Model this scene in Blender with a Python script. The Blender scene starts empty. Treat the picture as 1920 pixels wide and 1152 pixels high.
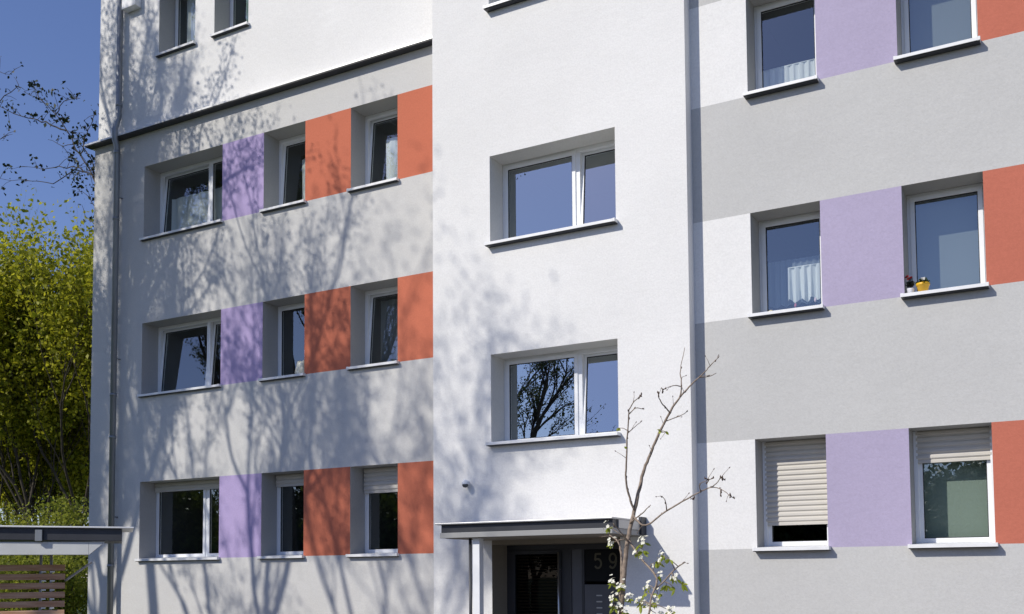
import bpy, math, random
import numpy as np
from mathutils import Vector, Matrix
R = math.radians
scene = bpy.context.scene
C = scene.collection
EYE = 1.8                                   # camera height above the ground

# ------------------------------------------------------------------ camera
yaw, pitch, roll = R(29.25808), R(3.39793), R(-.40924)
fw = Vector((-math.sin(yaw)*math.cos(pitch), math.cos(yaw)*math.cos(pitch), math.sin(pitch)))
rt = Vector((math.cos(yaw), math.sin(yaw), 0)); up = rt.cross(fw)
r2 = math.cos(roll)*rt + math.sin(roll)*up; u2 = -math.sin(roll)*rt + math.cos(roll)*up
cd = bpy.data.cameras.new('camera'); cam = bpy.data.objects.new('camera', cd); C.objects.link(cam)
mw = Matrix((( r2.x, u2.x, -fw.x, 0), (r2.y, u2.y, -fw.y, 0), (r2.z, u2.z, -fw.z, EYE), (0, 0, 0, 1)))
cam.matrix_world = mw
cd.sensor_fit = 'HORIZONTAL'; cd.sensor_width = 36; cd.lens = 1946.358/1920*36
cd.shift_y = (967.28-576)/1920
cd.clip_start = .05; cd.clip_end = 2000
scene.camera = cam

# ------------------------------------------------------------------ sky, sun, exposure
SUNV = Vector((.60, 1.0, -.90)).normalized()          # the way the light travels
elev = math.asin(-SUNV.z); azim = math.atan2(-SUNV.x, -SUNV.y)
w = bpy.data.worlds.new('World'); scene.world = w; w.use_nodes = True
nt = w.node_tree; bg = nt.nodes['Background']
sky = nt.nodes.new('ShaderNodeTexSky'); sky.sky_type = 'NISHITA'; sky.sun_disc = False
sky.sun_elevation = elev; sky.sun_rotation = azim; sky.air_density = 1.0; sky.dust_density = .3; sky.ozone_density = 4.0
tint = nt.nodes.new('ShaderNodeMix'); tint.data_type = 'RGBA'; tint.blend_type = 'MULTIPLY'; tint.inputs[0].default_value = 1
tint.inputs[7].default_value = (1.09, 1.0, 1.19, 1); nt.links.new(sky.outputs[0], tint.inputs[6]); nt.links.new(tint.outputs[2], bg.inputs[0]); bg.inputs[1].default_value = .112
sd = bpy.data.lights.new('sun', 'SUN'); sd.energy = 3.95; sd.angle = R(.5); sd.color = (1, .95, .865)
so = bpy.data.objects.new('sun', sd); C.objects.link(so)
so.rotation_euler = SUNV.to_track_quat('-Z', 'Y').to_euler(); so.location = (-20, -30, 30)
scene.view_settings.view_transform = 'Standard'; scene.view_settings.look = 'None'
scene.view_settings.exposure = 0; scene.view_settings.gamma = 1

# ------------------------------------------------------------------ materials
def mat(name, col, rough=.8, var=0, vscale=3, bump=0, bscale=60, metal=0, spec=.3, col2=None, dist=.004, streak=None):
    m = bpy.data.materials.new(name); m.use_nodes = True; t = m.node_tree; b = t.nodes['Principled BSDF']
    b.inputs['Base Color'].default_value = (*col, 1); b.inputs['Roughness'].default_value = rough
    b.inputs['Metallic'].default_value = metal; b.inputs['Specular IOR Level'].default_value = spec
    tc = t.nodes.new('ShaderNodeTexCoord'); src = tc.outputs['Object']
    if var or col2:
        n = t.nodes.new('ShaderNodeTexNoise'); n.inputs['Scale'].default_value = vscale; n.inputs['Detail'].default_value = 6
        if streak:
            mp = t.nodes.new('ShaderNodeMapping'); mp.inputs['Scale'].default_value = streak
            t.links.new(src, mp.inputs[0]); t.links.new(mp.outputs[0], n.inputs['Vector'])
        else: t.links.new(src, n.inputs['Vector'])
        rp = t.nodes.new('ShaderNodeValToRGB')
        rp.color_ramp.elements[0].position = .32; rp.color_ramp.elements[1].position = .68
        c2 = col2 or tuple(min(1, c*(1+var)) for c in col); c1 = col if col2 else tuple(c*(1-var) for c in col)
        rp.color_ramp.elements[0].color = (*c1, 1); rp.color_ramp.elements[1].color = (*c2, 1)
        t.links.new(n.outputs['Fac'], rp.inputs[0]); t.links.new(rp.outputs[0], b.inputs['Base Color'])
    if bump:
        n2 = t.nodes.new('ShaderNodeTexNoise'); n2.inputs['Scale'].default_value = bscale; n2.inputs['Detail'].default_value = 5
        n2.inputs['Roughness'].default_value = .65
        t.links.new(src, n2.inputs['Vector'])
        bp = t.nodes.new('ShaderNodeBump'); bp.inputs['Strength'].default_value = bump; bp.inputs['Distance'].default_value = dist
        t.links.new(n2.outputs['Fac'], bp.inputs['Height']); t.links.new(bp.outputs[0], b.inputs['Normal'])
    return m

def stucco(name, col, bump=.55):
    """render with a worn, grainy face: fine grain, trowel-scale unevenness, faint soiling"""
    m = bpy.data.materials.new(name); m.use_nodes = True; t = m.node_tree; b = t.nodes['Principled BSDF']
    L = t.links.new
    b.inputs['Roughness'].default_value = .9; b.inputs['Specular IOR Level'].default_value = .15
    tc = t.nodes.new('ShaderNodeTexCoord'); src = tc.outputs['Object']
    big = t.nodes.new('ShaderNodeTexNoise'); big.inputs['Scale'].default_value = .7; big.inputs['Detail'].default_value = 8; big.inputs['Roughness'].default_value = .6
    L(src, big.inputs['Vector'])
    r1 = t.nodes.new('ShaderNodeMapRange'); r1.inputs[1].default_value = .3; r1.inputs[2].default_value = .7; r1.inputs[3].default_value = .955; r1.inputs[4].default_value = 1.03
    L(big.outputs['Fac'], r1.inputs[0])
    fine = t.nodes.new('ShaderNodeTexNoise'); fine.inputs['Scale'].default_value = 42; fine.inputs['Detail'].default_value = 4; fine.inputs['Roughness'].default_value = .7
    L(src, fine.inputs['Vector'])
    r3 = t.nodes.new('ShaderNodeMapRange'); r3.inputs[1].default_value = .3; r3.inputs[2].default_value = .7; r3.inputs[3].default_value = .93; r3.inputs[4].default_value = 1.05
    L(fine.outputs['Fac'], r3.inputs[0])
    mu = t.nodes.new('ShaderNodeMath'); mu.operation = 'MULTIPLY'; L(r1.outputs[0], mu.inputs[0]); L(r3.outputs[0], mu.inputs[1])
    mx = t.nodes.new('ShaderNodeVectorMath'); mx.operation = 'SCALE'; mx.inputs[0].default_value = col; L(mu.outputs[0], mx.inputs['Scale'])
    L(mx.outputs[0], b.inputs['Base Color'])
    mid = t.nodes.new('ShaderNodeTexNoise'); mid.inputs['Scale'].default_value = 7; mid.inputs['Detail'].default_value = 4
    mp = t.nodes.new('ShaderNodeMapping'); mp.inputs['Scale'].default_value = (1, 1, 1.5); L(src, mp.inputs[0]); L(mp.outputs[0], mid.inputs['Vector'])
    bp1 = t.nodes.new('ShaderNodeBump'); bp1.inputs['Strength'].default_value = .5; bp1.inputs['Distance'].default_value = .007; L(mid.outputs['Fac'], bp1.inputs['Height'])
    bp = t.nodes.new('ShaderNodeBump'); bp.inputs['Strength'].default_value = bump; bp.inputs['Distance'].default_value = .004
    L(fine.outputs['Fac'], bp.inputs['Height']); L(bp1.outputs[0], bp.inputs['Normal']); L(bp.outputs[0], b.inputs['Normal'])
    return m

def glass(name, r0, tint=(.93, .96, .95)):
    m = bpy.data.materials.new(name); m.use_nodes = True; t = m.node_tree; t.nodes.remove(t.nodes['Principled BSDF'])
    out = t.nodes['Material Output']; L = t.links.new
    tr = t.nodes.new('ShaderNodeBsdfTransparent'); tr.inputs[0].default_value = (*tint, 1)
    gl = t.nodes.new('ShaderNodeBsdfGlossy'); gl.inputs['Roughness'].default_value = 0; gl.inputs[0].default_value = (.82, .91, .95, 1)
    lw = t.nodes.new('ShaderNodeLayerWeight'); lw.inputs[0].default_value = .5
    pw = t.nodes.new('ShaderNodeMath'); pw.operation = 'POWER'; pw.inputs[1].default_value = 4; L(lw.outputs['Facing'], pw.inputs[0])
    ma = t.nodes.new('ShaderNodeMath'); ma.operation = 'MULTIPLY_ADD'; ma.inputs[1].default_value = 1-r0; ma.inputs[2].default_value = r0; L(pw.outputs[0], ma.inputs[0])
    tc = t.nodes.new('ShaderNodeTexCoord'); n = t.nodes.new('ShaderNodeTexNoise'); n.inputs['Scale'].default_value = 2.3; n.inputs['Detail'].default_value = 1
    L(tc.outputs['Object'], n.inputs['Vector'])
    bp = t.nodes.new('ShaderNodeBump'); bp.inputs['Strength'].default_value = .03; bp.inputs['Distance'].default_value = .02
    L(n.outputs['Fac'], bp.inputs['Height']); L(bp.outputs[0], gl.inputs['Normal'])
    mx = t.nodes.new('ShaderNodeMixShader'); L(ma.outputs[0], mx.inputs[0]); L(tr.outputs[0], mx.inputs[1]); L(gl.outputs[0], mx.inputs[2]); L(mx.outputs[0], out.inputs[0])
    return m

def cloth(name, col, trans=.45, alpha=1.0, folds=0):
    m = bpy.data.materials.new(name); m.use_nodes = True; t = m.node_tree; t.nodes.remove(t.nodes['Principled BSDF'])
    out = t.nodes['Material Output']; L = t.links.new
    d = t.nodes.new('ShaderNodeBsdfDiffuse'); d.inputs[0].default_value = (*col, 1)
    s = t.nodes.new('ShaderNodeBsdfTranslucent'); s.inputs[0].default_value = (*col, 1)
    mx = t.nodes.new('ShaderNodeMixShader'); mx.inputs[0].default_value = trans; L(d.outputs[0], mx.inputs[1]); L(s.outputs[0], mx.inputs[2])
    if alpha < 1:
        tr = t.nodes.new('ShaderNodeBsdfTransparent'); m2 = t.nodes.new('ShaderNodeMixShader'); m2.inputs[0].default_value = alpha
        L(tr.outputs[0], m2.inputs[1]); L(mx.outputs[0], m2.inputs[2]); L(m2.outputs[0], out.inputs[0])
    else: L(mx.outputs[0], out.inputs[0])
    return m

def leafmat(name, c1, c2, trans=.35, scale=1.2, rough=.55):
    m = bpy.data.materials.new(name); m.use_nodes = True; t = m.node_tree; b = t.nodes['Principled BSDF']; out = t.nodes['Material Output']; L = t.links.new
    g = t.nodes.new('ShaderNodeNewGeometry')
    rp = t.nodes.new('ShaderNodeValToRGB'); rp.color_ramp.elements[0].color = (*c1, 1); rp.color_ramp.elements[1].color = (*c2, 1)
    L(g.outputs['Random Per Island'], rp.inputs[0]); L(rp.outputs[0], b.inputs['Base Color'])
    b.inputs['Roughness'].default_value = rough; b.inputs['Specular IOR Level'].default_value = .3
    s = t.nodes.new('ShaderNodeBsdfTranslucent'); L(rp.outputs[0], s.inputs[0])
    mx = t.nodes.new('ShaderNodeMixShader'); mx.inputs[0].default_value = trans; L(b.outputs[0], mx.inputs[1]); L(s.outputs[0], mx.inputs[2]); L(mx.outputs[0], out.inputs[0])
    return m

GREY = stucco('light_grey_render', (.535, .53, .51))
GREYL = stucco('warm_grey_render', (.60, .59, .565))
WHITE = stucco('white_render', (.785, .775, .75))
PURPLE = stucco('lilac_render', (.42, .37, .50))
PURPLEL = stucco('violet_render', (.44, .355, .575))
ORANGE = stucco('terracotta_render', (.505, .160, .105))
ORANGEL = stucco('orange_terracotta_render', (.55, .168, .098))
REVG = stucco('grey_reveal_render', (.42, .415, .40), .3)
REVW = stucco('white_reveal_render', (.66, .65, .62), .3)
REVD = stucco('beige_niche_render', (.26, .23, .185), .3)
PVC = mat('white_plastic_frame', (.80, .81, .82), .35, var=.02, vscale=6, spec=.5)
GASKET = mat('black_gasket', (.02, .02, .022), .6)
SILLM = mat('white_coated_metal_sill', (.78, .78, .77), .4, var=.05, vscale=8, spec=.5)
SHUT = mat('grey_beige_shutter', (.56, .53, .475), .5, var=.03, vscale=5)
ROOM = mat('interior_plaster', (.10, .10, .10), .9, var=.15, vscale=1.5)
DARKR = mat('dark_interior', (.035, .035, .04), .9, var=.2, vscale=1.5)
ZINC = mat('weathered_zinc', (.27, .285, .295), .45, metal=.5, var=.15, vscale=7, streak=(1, 1, .15))
ZINCD = mat('dark_zinc', (.10, .105, .11), .5, metal=.4, var=.15, vscale=7)
FLASH = mat('bright_edge_flashing', (.72, .72, .71), .35, metal=.3, var=.05)
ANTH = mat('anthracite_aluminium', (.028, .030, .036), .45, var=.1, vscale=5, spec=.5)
DGREY = mat('mid_grey_door_aluminium', (.085, .088, .10), .4, var=.05, vscale=5, spec=.5)
STEEL = mat('brushed_steel', (.5, .49, .45), .3, metal=.9)
OLIVE = mat('matt_olive_number_film', (.115, .105, .07), .7)
ALU = mat('grey_aluminium_edge', (.45, .45, .45), .4, metal=.5, var=.05)
BLINDM = mat('dark_brown_blind_slats', (.085, .062, .045), .6)
G_M = glass('sky_reflecting_glass', .40); G_R = glass('clear_blue_glass', .20); G_L = glass('dark_clear_glass', .17)
G_D = glass('dark_door_glass', .012, (.45, .45, .45))
CURT = cloth('white_net_curtain', (.80, .84, .83), .2, .92); CURT2 = cloth('sheer_white_voile', (.8, .86, .86), .4, .38)
CURTB = cloth('thin_pale_blue_voile', (.5, .6, .72), .4, .5)
PANEL = cloth('translucent_grey_blind', (.235, .27, .27), .2, .92); PANELG = cloth('grey_green_blind', (.36, .44, .38), .2, .95)
CURTG = cloth('pale_green_curtain', (.50, .66, .58), .35, .8)
BARK = mat('grey_brown_bark', (.085, .07, .055), .9, var=.3, vscale=9, bump=.8, bscale=30, dist=.01)
BARKD = mat('dark_bark', (.06, .05, .038), .9, var=.3, vscale=9)
BARKS = mat('smooth_taupe_sapling_bark', (.27, .21, .16), .7, var=.3, vscale=40, bump=.4, bscale=90)
BUD = mat('brown_bud_scales', (.10, .06, .04), .7)
WOOD = mat('weathered_brown_slat_wood', (.38, .20, .11), .75, col2=(.56, .37, .25), vscale=2.5, streak=(1, 1, 14), bump=.4, bscale=25)
CONC = mat('pale_grey_painted_steel_beam', (.56, .57, .55), .6, var=.06, vscale=3, bump=.2)

# ------------------------------------------------------------------ mesh helpers
class MB:
    def __init__(s): s.v = []; s.f = []; s.m = []
    def poly(s, pts, mi=0):
        n = len(s.v); s.v += [tuple(p) for p in pts]; s.f.append(tuple(range(n, n+len(pts)))); s.m.append(mi)
    def box(s, x0, x1, y0, y1, z0, z1, mi=0, fn=None):
        n = len(s.v); P = [(x, y, z) for z in (z0, z1) for x, y in ((x0, y0), (x1, y0), (x1, y1), (x0, y1))]
        if fn: P = [fn(p) for p in P]
        s.v += P
        for q in ((0, 3, 2, 1), (4, 5, 6, 7), (0, 1, 5, 4), (1, 2, 6, 5), (2, 3, 7, 6), (3, 0, 4, 7)):
            s.f.append(tuple(n+i for i in q)); s.m.append(mi)
    def obox(s, o, a, b, c, mi=0):          # oriented box: corner and three edge vectors
        n = len(s.v); o, a, b, c = map(Vector, (o, a, b, c))
        s.v += [tuple(o+i) for i in (Vector(), a, a+b, b, c, a+c, a+b+c, b+c)]
        for q in ((0, 3, 2, 1), (4, 5, 6, 7), (0, 1, 5, 4), (1, 2, 6, 5), (2, 3, 7, 6), (3, 0, 4, 7)):
            s.f.append(tuple(n+i for i in q)); s.m.append(mi)
    def ring(s, x0, x1, z0, z1, wd, y0, y1, mi=0, fn=None):
        """a mitred rectangular frame"""
        n = len(s.v); P = []
        for y in (y0, y1):
            P += [(x0, y, z0), (x1, y, z0), (x1, y, z1), (x0, y, z1), (x0+wd, y, z0+wd), (x1-wd, y, z0+wd), (x1-wd, y, z1-wd), (x0+wd, y, z1-wd)]
        if fn: P = [fn(p) for p in P]
        s.v += P
        for i in range(4):
            j = (i+1) % 4
            for q in ((i, j, 4+j, 4+i), (8+j, 8+i, 12+i, 12+j), (i, 8+i, 8+j, j), (4+j, 12+j, 12+i, 4+i)):
                s.f.append(tuple(n+k for k in q)); s.m.append(mi)
    def tube(s, pts, rad, n=8, mi=0, cap=True):
        pts = [Vector(p) for p in pts]
        if not hasattr(rad, '__len__'): rad = [rad]*len(pts)
        base = len(s.v); u = None
        for i, p in enumerate(pts):
            d = (pts[min(i+1, len(pts)-1)]-pts[max(i-1, 0)]).normalized()
            if u is None:
                u = d.orthogonal().normalized()
            u = (u-d*u.dot(d)).normalized(); v = d.cross(u)
            for k in range(n):
                a = 2*math.pi*k/n; s.v.append(tuple(p+(u*math.cos(a)+v*math.sin(a))*rad[i]))
        for i in range(len(pts)-1):
            for k in range(n):
                a = base+i*n+k; b = base+i*n+(k+1) % n; s.f.append((a, b, b+n, a+n)); s.m.append(mi)
        if cap:
            s.f.append(tuple(base+k for k in range(n))[::-1]); s.m.append(mi)
            e = base+(len(pts)-1)*n; s.f.append(tuple(e+k for k in range(n))); s.m.append(mi)
    def lathe(s, c, prof, n=20, mi=0):
        base = len(s.v)
        for r_, z in prof:
            for k in range(n): a = 2*math.pi*k/n; s.v.append((c[0]+r_*math.cos(a), c[1]+r_*math.sin(a), c[2]+z))
        for i in range(len(prof)-1):
            for k in range(n): a = base+i*n+k; b = base+i*n+(k+1) % n; s.f.append((a, b, b+n, a+n)); s.m.append(mi)
    def build(s, name, mats, parent=None, smooth=False, bevel=0):
        me = bpy.data.meshes.new(name); me.from_pydata(s.v, [], s.f); me.validate()
        if not isinstance(mats, (list, tuple)): mats = [mats]
        for m in mats: me.materials.append(m)
        if len(mats) > 1 and len(me.polygons) == len(s.m): me.polygons.foreach_set('material_index', s.m)
        if smooth: me.shade_smooth()
        o = bpy.data.objects.new(name, me); C.objects.link(o)
        if parent:
            o.parent = parent; o.matrix_parent_inverse = parent_inv(parent)
        if bevel:
            b = o.modifiers.new('bevel', 'BEVEL'); b.width = bevel; b.segments = 2; b.limit_method = 'ANGLE'
        return o
def world_loc(o):
    v = Vector(o.location)
    while o.parent: return Vector(v)         # parts keep world coordinates in their own mesh
    return v
def parent_inv(p):
    l = Vector((0, 0, 0))
    q = p
    while q: 
        if not q.parent: l += q.location
        q = q.parent
    # parts of a part inherit the part's cancelled offset already
    return Matrix.Translation(-l) if not p.parent else Matrix.Identity(4)
def tag(o, label=None, cat=None, group=None, kind=None):
    if label: o['label'] = label
    if cat: o['category'] = cat
    if group: o['group'] = group
    if kind: o['kind'] = kind
    return o
def empty(name, loc, label, cat, group=None):
    o = bpy.data.objects.new(name, None); o.location = loc; o.empty_display_size = .3; C.objects.link(o); return tag(o, label, cat, group)

# ------------------------------------------------------------------ the ground
m = MB(); m.poly([(-900, -900, 0), (900, -900, 0), (900, 900, 0), (-900, 900, 0)])
LAWN = mat('lawn', (.045, .075, .02), .95, var=.35, vscale=.6, bump=.8, bscale=20, dist=.03)
tag(m.build('ground', LAWN), kind='structure')
m = MB(); m.poly([(-13, -4, .004), (20, -4, .004), (20, 11.2, .004), (-13, 11.2, .004)])
PAVE = mat('concrete_paving', (.17, .16, .15), .9, var=.12, vscale=1.2, bump=.4, bscale=30)
tag(m.build('pavement', PAVE), kind='structure')
m = MB(); m.box(-15.8, 6, 11.25, 12.15, 0, .06)
tag(m.build('gravel_strip', mat('gravel', (.13, .125, .115), .95, var=.4, vscale=30, bump=1, bscale=60, dist=.02)), kind='structure')

# ------------------------------------------------------------------ the apartment building
YL, YM, YR = 12.473, 11.996, 12.20
DEP = .36                                   # window reveal depth
TOP = 15.2
H0 = EYE
LA, LB, LC, LD, LE, LF, LG = -14.364, -12.492, -11.575, -10.703, -9.793, -8.913, -7.95
LZ = -15.663
MA, MB_, M0, M9 = -7.032, -5.171, -7.966, -4.215
RA, RB, RC, RD = -3.494, -2.664, -1.757, -.915
L1 = (H0+.353, H0+1.692); L2 = (H0+3.200, H0+4.473); L3 = (H0+5.965, H0+7.273)
R1 = (H0+.319, H0+1.629); R2 = (H0+3.119, H0+4.388); R3 = (H0+5.842, H0+7.140)
M1 = (H0+1.796, H0+3.011); M2 = (H0+4.521, H0+5.757); M3 = (9.63, 10.88)
LEDGE = 9.70

bld = empty('apartment_building', (-8, 14, 0), 'apartment block with white stair tower, grey bands, lilac and terracotta panels between windows', 'building')

def wall(xs, zs, Y, mats, pick, holes, label, rev, depth=DEP+.08, extra=None, rev2=None):
    """a wall face as a grid of cells; pick(xm, zm) gives the paint, holes are the openings; each opening gets its reveals"""
    m = MB()
    xs = sorted(xs); zs = sorted(zs); n = len(mats)
    for i in range(len(xs)-1):
        for j in range(len(zs)-1):
            if xs[i+1]-xs[i] < 1e-5 or zs[j+1]-zs[j] < 1e-5: continue
            xm = (xs[i]+xs[i+1])/2; zm = (zs[j]+zs[j+1])/2
            if any(h[0] < xm < h[1] and h[2] < zm < h[3] for h in holes): continue
            m.poly([(xs[i], Y, zs[j]), (xs[i+1], Y, zs[j]), (xs[i+1], Y, zs[j+1]), (xs[i], Y, zs[j+1])], pick(xm, zm))
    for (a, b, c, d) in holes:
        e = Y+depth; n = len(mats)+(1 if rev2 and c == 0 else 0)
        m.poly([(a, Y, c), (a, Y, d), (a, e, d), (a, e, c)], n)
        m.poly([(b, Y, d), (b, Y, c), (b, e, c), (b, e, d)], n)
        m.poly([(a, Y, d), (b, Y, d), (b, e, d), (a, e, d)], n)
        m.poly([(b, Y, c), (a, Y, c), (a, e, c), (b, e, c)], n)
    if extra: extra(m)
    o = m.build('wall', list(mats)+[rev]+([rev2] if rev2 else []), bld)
    if label: o['label'] = label
    return o

# openings
HL = [(a, b, z[0], z[1]) for z in (L1, L2, L3) for a, b in ((LA, LB), (LC, LD), (LE, LF))]
HU = [(-14.093, -13.208, 11.03, 12.36), (-12.757, -11.981, 11.03, 12.36)]
HM = [(MA, MB_, *M1), (MA, MB_, *M2), (MA, MB_, *M3), (MA-.0, MB_, 0.0, 2.236)]
HR = [(a, b, *z) for z in (R1, R2, R3) for a, b in ((RA, RB), (RC, RD))]

def pick_l(x, z):
    for zz in (L1, L2, L3):
        if zz[0] < z < zz[1]:
            if LB < x < LC: return 1
            if LD < x < LE or LF < x: return 2
    return 0
def side_l(m):
    m.poly([(LZ, 24, 0), (LZ, YL, 0), (LZ, YL, LEDGE-.02), (LZ, 24, LEDGE-.02)], 0)
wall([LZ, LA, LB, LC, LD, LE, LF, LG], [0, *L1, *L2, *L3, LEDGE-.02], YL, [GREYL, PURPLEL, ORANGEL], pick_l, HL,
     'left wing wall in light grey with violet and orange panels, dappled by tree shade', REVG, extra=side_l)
def side_u(m):
    m.poly([(LZ+.03, 24, LEDGE-.02), (LZ+.03, YL+.045, LEDGE-.02), (LZ+.03, YL+.045, TOP), (LZ+.03, 24, TOP)], 0)
wall([LZ+.03, HU[0][0], HU[0][1], HU[1][0], HU[1][1], LG], [LEDGE-.02, 11.03, 12.36, TOP], YL+.045, [WHITE], lambda x, z: 0, HU,
     'white upper wall of the left wing above the ledge', REVG, extra=side_u)
def side_m(m):
    m.poly([(M0, YL+.3, 0), (M0, YM, 0), (M0, YM, TOP), (M0, YL+.3, TOP)], 0)
    m.poly([(M9, YM, 0), (M9, YR+.3, 0), (M9, YR+.3, TOP), (M9, YM, TOP)], 0)
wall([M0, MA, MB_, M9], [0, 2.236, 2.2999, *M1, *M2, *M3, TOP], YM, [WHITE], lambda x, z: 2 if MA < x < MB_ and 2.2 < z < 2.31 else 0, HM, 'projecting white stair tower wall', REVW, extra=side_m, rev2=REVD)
XE = 5.2
def pick_r(x, z):
    for k, zz in enumerate((R1, R2, R3)):
        if zz[0] < z < zz[1]:
            if x < RA: return 1
            if RB < x < RC: return 2
            if x > RD: return 3 if x < RD+1.9 else 1
    return 0
def side_r(m):
    m.poly([(XE, YR, 0), (XE, 24, 0), (XE, 24, TOP), (XE, YR, TOP)], 0)
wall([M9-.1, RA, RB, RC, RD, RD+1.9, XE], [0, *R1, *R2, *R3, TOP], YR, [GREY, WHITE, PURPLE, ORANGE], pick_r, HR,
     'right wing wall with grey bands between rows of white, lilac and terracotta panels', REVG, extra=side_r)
m = MB(); m.poly([(LZ, 24, 0), (LZ, 24, TOP), (XE, 24, TOP), (XE, 24, 0)])
m.build('wall', GREY, bld)['label'] = 'rear wall of the block'
m = MB(); m.box(LZ-.15, XE+.15, YM-.12, 24.15, TOP, TOP+.25); m.build('roof', ZINCD, bld)

# window ledge flashing between the grey and the white storeys
m = MB()
def ledge_sec(x0, x1):
    prof = [(YL+.05, LEDGE+.030), (YL-.155, LEDGE+.014), (YL-.155, LEDGE-.016), (YL-.148, LEDGE-.016), (YL-.148, LEDGE+.004), (YL+.05, LEDGE+.002)]
    n = len(m.v)
    for x in (x0, x1): m.v += [(x, y, z) for y, z in prof]
    k = len(prof)
    for i in range(k): j = (i+1) % k; m.f.append((n+i, n+k+i, n+k+j, n+j)); m.m.append(0)
    m.f.append(tuple(n+i for i in range(k))); m.m.append(0); m.f.append(tuple(n+k+i for i in reversed(range(k)))); m.m.append(0)
ledge_sec(LZ-.12, M0)
m.box(LZ-.12, LZ, YL-.05, 24, LEDGE-.014, LEDGE+.014)
m.build('ledge_flashing', FLASH, bld)
m = MB(); m.box(LZ-.10, M0, YL-.146, YL-.001, LEDGE-.030, LEDGE+.001); m.build('ledge_shade_strip', ANTH, bld)  # dark strip below the flashing, its colour standing in for the ledge's shade

# -------- windows: frame > sash, pane, sill, shutter, room
def window(x0, x1, z0, z1, Y, g, sashes, shutter=0, room=ROOM, rails=False, sill_ext=.03, fw_=.055, proj=None):
    """sashes: list of (start fraction, end fraction, tilt degrees or None for a fixed pane)"""
    fy = Y+DEP; m = MB()
    m.ring(x0, x1, z0, z1, fw_, fy, fy+.07)
    W = x1-x0
    edges = sorted({s[0] for s in sashes} | {s[1] for s in sashes})
    for e in edges[1:-1]:
        xm = x0+W*e; m.box(xm-.04, xm+.04, fy+.002, fy+.068, z0+fw_, z1-fw_)
    if rails:
        m.box(x0+.001, x0+.045, fy-.06, fy-.001, z0+.03, z1-.002); m.box(x1-.045, x1-.001, fy-.06, fy-.001, z0+.03, z1-.002)
    f = m.build('window', PVC, bld, bevel=.004)
    for a, b, tilt in sashes:
        sx0 = x0+W*a+(.035 if a == 0 else .022); sx1 = x0+W*b-(.035 if b == 1 else .022); sz0 = z0+.035; sz1 = z1-.035
        k = math.tan(R(tilt)) if tilt else 0
        fn = lambda p: (p[0], p[1]+(p[2]-sz0)*k, p[2])
        s = MB(); yy = fy-.014
        s.ring(sx0, sx1, sz0, sz1, .052, yy, yy+.06, fn=fn)
        s.build('sash', PVC, f, bevel=.004)
        s = MB(); s.ring(sx0+.052, sx1-.052, sz0+.052, sz1-.052, .008, yy+.012, yy+.03, fn=fn)
        s.build('gasket', GASKET, f)
        s = MB(); q = [(sx0+.05, yy+.022, sz0+.05), (sx1-.05, yy+.022, sz0+.05), (sx1-.05, yy+.022, sz1-.05), (sx0+.05, yy+.022, sz1-.05)]
        s.poly([fn(p) for p in q]); s.build('pane', g, f)
        if tilt is not None and W < 1.3 or tilt:
            pass
    # sill: folded sheet with upstands at both ends
    s = MB(); a, b = x0-sill_ext, x1+sill_ext; ys = Y-(proj or (.11 if Y < 12.4 else .07))
    def sec(xa, xb, pr):
        n = len(s.v); k = len(pr)
        for x in (xa, xb): s.v.extend([(x, y, z) for y, z in pr])
        for i in range(k): j = (i+1) % k; s.f.append((n+i, n+k+i, n+k+j, n+j)); s.m.append(0)
        s.f.append(tuple(n+i for i in range(k))); s.m.append(0); s.f.append(tuple(n+k+i for i in reversed(range(k)))); s.m.append(0)
    sec(x0+.001, x1-.001, [(fy+.005, z0+.035), (ys, z0+.008), (ys, z0-.030), (ys+.008, z0-.030), (ys+.008, z0-.0), (fy+.005, z0+.012)])
    s.box(a, x0+.0015, ys, Y-.001, z0-.030, z0+.013); s.box(x1-.0015, b, ys, Y-.001, z0-.030, z0+.013)
    s.box(a+.006, b-.006, ys+.016, Y-.0015, z0-.038, z0-.003, 1)  # dark strip below the sheet, added to deepen the sill's shadow
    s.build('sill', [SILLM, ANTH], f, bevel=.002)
    # roller shutter: interlocking slats
    if shutter:
        s = MB(); zb = z1-(z1-z0)*shutter; p = .062; n = int((z1-zb)/p); yb = fy-.050
        zt = z1-.004; p = (zt-zb)/n
        pr = []
        for i in range(n):
            z = zt-i*p
            pr += [(yb, z), (yb-.012, z-p*.22), (yb-.013, z-p*.62), (yb+.002, z-p*.9)]
        pr.append((yb, zb))
        k = len(s.v)
        for x in (x0+.03, x1-.03):
            for y, z in pr: s.v.append((x, y, z))
        for i in range(len(pr)-1): s.f.append((k+i, k+i+1, k+len(pr)+i+1, k+len(pr)+i)); s.m.append(0)
        s.box(x0+.03, x1-.03, yb-.004, yb+.012, zb-.03, zb)
        s.box(x0+.03, x1-.03, yb+.004, yb+.008, zb, zt)
        s.build('roller_shutter', SHUT, f)
    s = MB(); e = .10; ya, yb2 = fy+.072, fy+2.3
    X0, X1, Z0, Z1 = x0-e, x1+e, z0-.25, z1+.25
    s.poly([(X0, yb2, Z0), (X1, yb2, Z0), (X1, yb2, Z1), (X0, yb2, Z1)]); s.poly([(X0, ya, Z0), (X0, yb2, Z0), (X0, yb2, Z1), (X0, ya, Z1)])
    s.poly([(X1, yb2, Z0), (X1, ya, Z0), (X1, ya, Z1), (X1, yb2, Z1)]); s.poly([(X0, ya, Z1), (X0, yb2, Z1), (X1, yb2, Z1), (X1, ya, Z1)])
    s.poly([(X0, ya, Z0), (X1, ya, Z0), (X1, yb2, Z0), (X0, yb2, Z0)])
    # front returns close the room behind the wall
    s.poly([(X0, ya, Z0), (X1, ya, Z0), (X1, ya, z0), (X0, ya, z0)]); s.poly([(X0, ya, z1), (X1, ya, z1), (X1, ya, Z1), (X0, ya, Z1)])
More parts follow.
